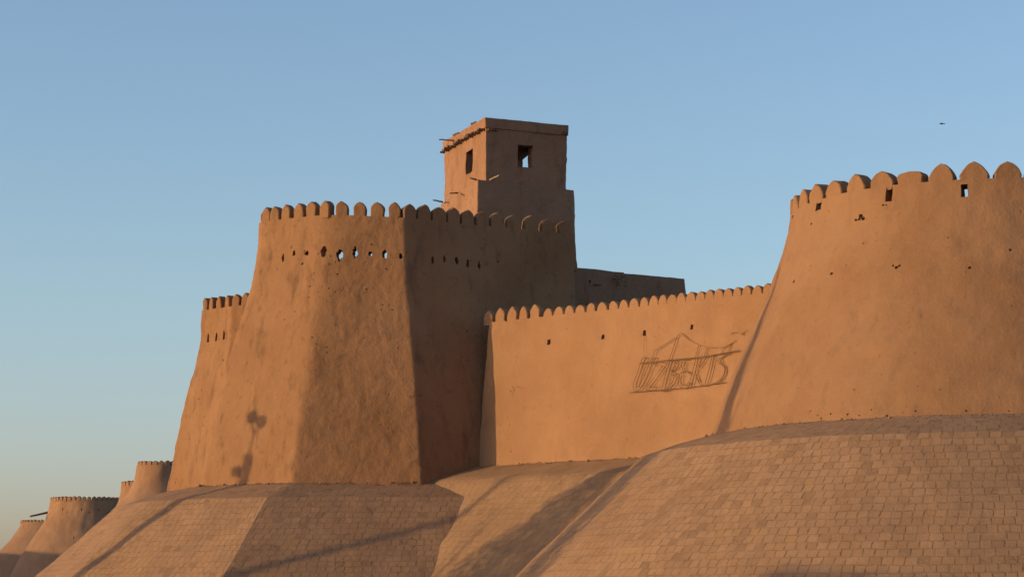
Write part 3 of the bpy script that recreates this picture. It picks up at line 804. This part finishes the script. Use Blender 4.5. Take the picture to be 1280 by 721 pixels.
# ------------------------------------------------------------------ bird
bm = bmesh.new(); bc = P(1177, 155, 140)
tube(bm, [bc + Vector((x, 0, z)) for x, z in ((-.14, .0), (-.11, .015), (-.06, .01), (0, 0), (.07, -.005), (.13, 0), (.2, .005))], [.006, .026, .032, .04, .03, .018, .03], 8)
for sgn in (-1, 1):
    pts = [(-.04, 0), (-.05, .1), (-.01, .2), (.06, .27), (.03, .16), (.05, .06), (.05, 0)]
    zf = lambda b: .18 * b - .4 * b * b + 0.01
    tv = [bm.verts.new(bc + Vector((a, sgn * b * .6 + 0.0, zf(b) * 1.3 + .006))) for a, b in pts]; bv = [bm.verts.new(bc + Vector((a, sgn * b * .6, zf(b) * 1.3 - .006))) for a, b in pts]
    bm.faces.new(tv); bm.faces.new(list(reversed(bv)))
    for i in range(len(pts)): bm.faces.new((tv[i], bv[i], bv[(i + 1) % len(pts)], tv[(i + 1) % len(pts)]))
bmesh.ops.recalc_face_normals(bm, faces=bm.faces)
tag(mesh_obj('bird', bm, M['feather']), 'tiny dark bird flying in the clear sky above the round tower', 'bird')

# ------------------------------------------------------------------ across the street, outside the frame: what throws the shadows
TANE = math.tan(R(EL))
def lamp_post(hitp, D, label):
    """street lamp whose head's shadow lands on hitp"""
    q = hitp + SH * D; H = hitp.z + D * TANE
    t = thing('street_lamp', label, 'street lamp', (q.x, q.y, 0))
    side = Vector((-SH.y, SH.x, 0))
    bm = bmesh.new(); b0 = Vector((q.x, q.y, 0))
    hm = H - 1.35
    tube(bm, [b0 + Vector((0, 0, z)) for z in (0, .05, .3, .35, hm - .05, hm)], [.34, .34, .32, .25, .22, .19], 12)
    mesh_obj('pole', bm, M['metal'], t)
    bm = bmesh.new()
    tube(bm, [b0 + Vector((0, 0, z)) for z in (hm, H - .6, H - .3)], .045, 8)
    tube(bm, [b0 + Vector((0, 0, H - .55)), b0 + side * .16 + Vector((0, 0, H - .35)), b0 + side * .2 + Vector((0, 0, H - .2))], .035, 8)
    tube(bm, [b0 + Vector((0, 0, H - .55)), b0 - side * .16 + Vector((0, 0, H - .2)), b0 - side * .24 + Vector((0, 0, H - .05))], .035, 8)
    mesh_obj('arm', bm, M['metal'], t)
    bm = bmesh.new(); prism(bm, b0 + Vector((0, 0, hm - .75)), -side, SH, [(.15, -.2), (.62, -.2), (.66, 0), (.62, .2), (.15, .2)], -.1, .1); mesh_obj('control_box', bm, M['metal'], t, False)
    for sg, dz in ((1, 0), (-1, .18)):
        bm = bmesh.new()
        bmesh.ops.create_uvsphere(bm, u_segments=16, v_segments=10, radius=.26, matrix=Matrix.Translation(b0 + side * sg * .24 + Vector((0, 0, H + dz))) @ Matrix.Diagonal((1, 1, 1.1, 1)))
        mesh_obj('lamp_globe', bm, M['lampglass'], t)
    return t
L0, L1 = (B[0] + T[0]) / 2, (B[1] + T[1]) / 2
lh = vhit(322, 527, B[0].lerp(T[0], .25), B[1].lerp(T[1], .25))
lamp_post(lh, 22.0, 'double-globe street lamp across the road from the bastion')

def poplar(q, H, Rm, label, seed, pw=.75):
    rnd = random.Random(seed)
    t = thing('poplar_tree', label, 'tree', (q.x, q.y, 0), 'trees across the road')
    bm = bmesh.new()
    tube(bm, [Vector((q.x + .06 * math.sin(z), q.y, z)) for z in [H * k / 10 for k in range(11)]], [.22 * (1 - .92 * k / 10) for k in range(11)], 9)
    for k in range(26):
        z = H * rnd.uniform(.16, .85); a = rnd.uniform(0, 6.28); l = Rm * (1 - z / H) * 1.2 + .2
        tube(bm, [Vector((q.x, q.y, z)), Vector((q.x + math.cos(a) * l * .5, q.y + math.sin(a) * l * .5, z + l * .8)), Vector((q.x + math.cos(a) * l * .7, q.y + math.sin(a) * l * .7, z + l * 1.7))], [.05, .03, .008], 5)
    mesh_obj('trunk', bm, M['bark'], t)
    bm = bmesh.new()
    for k in range(8500):
        f = rnd.random() ** 1.25; z = H * (.10 + .90 * f)
        rr = Rm * (1 - f) ** pw * (0.75 + .35 * noise.noise(Vector((z * .9, seed, 0)))) * math.sqrt(rnd.random()); a = rnd.uniform(0, 6.28)
        c = Vector((q.x + math.cos(a) * rr, q.y + math.sin(a) * rr, z)); s = rnd.uniform(.06, .13)
        u = Vector((rnd.gauss(0, 1), rnd.gauss(0, 1), rnd.gauss(0, 1))).normalized(); v = u.orthogonal().normalized()
        bm.faces.new([bm.verts.new(c + u * s), bm.verts.new(c + v * s * .6), bm.verts.new(c - u * s), bm.verts.new(c - v * s * .6)])
    mesh_obj('crown', bm, M['leaf'], t, False)
tip = TC + Vector((-math.cos(R(9)), -math.sin(R(9)), 0)) * 8.6; tip.z = 13.2      # its shadow climbs the round tower's hidden flank
poplar(tip + SH * 33, tip.z + 33 * TANE, 3.6, 'tallest poplar with a slim tip, across the road from the curtain wall', 5, 1.2)
for off, Rm_, lb, sd_ in ((0.9, 4.2, 'broad bushy poplar across the road, first from the utility pole', 8), (3.6, 3.4, 'unseen middle poplar of the three, added to shade the gap between the slope shadows', 12)):  # the middle one is added to close the lit gap between the others' shadows
    tip2 = P(792, 577, 91.0) + wd_ * off
    poplar(tip2 + SH * 31, tip2.z + 31 * TANE, Rm_, lb, sd_)
tp2 = wp(3.0, zb, 0.0) + wn * 1.75; tp2.z = zb + 0.1 - gprof(1.75)
q = tp2 + SH * 40
up_ = thing('utility_pole', 'stout wooden utility pole across the road', 'pole', (q.x, q.y, 0))
bm = bmesh.new(); hh = tp2.z + 40 * TANE
tube(bm, [Vector((q.x, q.y, z)) for z in (0, hh * .5, hh)], [.15, .14, .12], 12); mesh_obj('shaft', bm, M['wood'], up_)
sd = Vector((-SH.y, SH.x, 0)); stick('crossarm', Vector((q.x, q.y, hh - .4)) - sd * .5, Vector((q.x, q.y, hh - .4)) + sd * .5, .05, M['wood'], up_)

def house(perp0, perp1, along, H, depth, label, seed):
    """flat-roofed mud house: perp = coordinate across the sun direction, along = towards the sun"""
    side = Vector((-math.cos(R(TH)), math.sin(R(TH)), 0))      # perp axis
    o = SH * along
    c = [o + side * perp0, o + side * perp1, o + side * perp1 + SH * depth, o + side * perp0 + SH * depth]
    ar = (c[1] - c[0]).cross(c[2] - c[1]).z
    if ar < 0: c = [c[0], c[3], c[2], c[1]]
    t = thing('mud_house', label, 'house', (c[0] + c[2]) / 2)
    bs = [Vector((v.x, v.y, 0)) for v in c]; cc = sum(bs, Vector()) / 4
    tp = [v + (cc - v).normalized() * .25 + Vector((0, 0, H)) for v in bs]
    mesh_obj('wall', battered(bs, tp, [.15] * 4, G_STRAIGHT, .6, ((.15, .3, seed), (.05, 1.1, 2)), 0.02, (0.4, .5)), M['far'], t)
    a, b = (bs[1], bs[2]) if ar < 0 else (bs[0], bs[1])
    a, b = bs[0], bs[1]
    for a, b in ((bs[0], bs[1]), (bs[2], bs[3]), (bs[1], bs[2]), (bs[3], bs[0])):
        tt, ax = face_frame(a, b); L = (b - a).length
        for k in range(int(L / 4)):
            for fl in range(int(H // 3.3)):
                cpt = a + tt * (2 + k * 4) + Vector((0, 0, 1.6 + fl * 3.2)) + ax * .02
                if fl == 0 and k == 1:
                    bm = bmesh.new(); prism(bm, cpt + Vector((0, 0, -.55)), tt, -ax, [(-.5, -1.05), (.5, -1.05), (.5, 1.05), (-.5, 1.05)], -.1, .08); mesh_obj('door', bm, M['wood'], t, False); continue
                bm = bmesh.new(); prism(bm, cpt, tt, -ax, [(-.45, -.6), (.45, -.6), (.45, .6), (-.45, .6)], -.1, .1); mesh_obj('window', bm, M['wood'], t, False)
def perp(p): return p.dot(Vector((-math.cos(R(TH)), math.sin(R(TH)), 0)))
def alng(p): return p.dot(SH)
pr_ = P(1150, 712, 61.5)
house(perp(pr_) - 9, perp(pr_) + 6, alng(pr_) + 75, pr_.z + 75 * TANE, 9, 'flat-roofed mud house across the road from the round tower', 1)
pf_ = P(80, 692, 292.0)
house(perp(pf_) - 16, perp(pf_) + 20, alng(pf_) + 60, pf_.z + 60 * TANE, 12, 'large flat-roofed mud house across the road from the squat far tower', 2)
pc_ = P(15, 690, 378.0)
house(perp(pc_) - 26, perp(pc_) + 30, alng(pc_) + 60, pc_.z + 60 * TANE, 12, 'long flat-roofed mud house across the road from the farthest tower', 3)

# crumbled plaster lying along the wall feet
rnd = random.Random(77)
bm = bmesh.new()
def clod(p, s_):
    m = bmesh.ops.create_icosphere(bm, subdivisions=1, radius=s_, matrix=Matrix.Translation(p) @ Matrix.Rotation(rnd.uniform(0, 3), 4, 'Z') @ Matrix.Diagonal((rnd.uniform(.8, 1.5), rnd.uniform(.7, 1.2), rnd.uniform(.5, .8), 1)))
    for v in m['verts']: v.co += Vector((rnd.uniform(-.2, .2), rnd.uniform(-.2, .2), rnd.uniform(-.2, .2))) * s_
def foot_line(a, b, n_, off):
    t = (b - a); nn = Vector((t.y, -t.x, 0)).normalized()
    for k in range(n_):
        d = abs(rnd.gauss(0, 1)) * off + .03; q = a.lerp(b, rnd.random()) + nn * d
        q.z -= gprof(d) - 0.03; clod(q, min(.09, rnd.lognormvariate(-3.65, .4)))
foot_line(B[0], B[1], 60, .12); foot_line(B[1], B[2], 60, .14)
foot_line(wp(TA + .6, zb + .05), wp(11, zb + .05), 60, .12)
for k in range(70):
    a = R(rnd.uniform(-80, 25)); d = abs(rnd.gauss(0, 1)) * .12
    clod(Vector((TC.x + (9.72 + d) * math.sin(a), TC.y - (9.72 + d) * math.cos(a), 7.52 - gprof(d))), min(.09, rnd.lognormvariate(-3.65, .4)))
o = mesh_obj('crumbled_plaster', bm, M['wall'], None, True, 60); o['kind'] = 'stuff'
tag(o, 'crumbled bits of mud plaster lying along the foot of the walls', 'rubble')
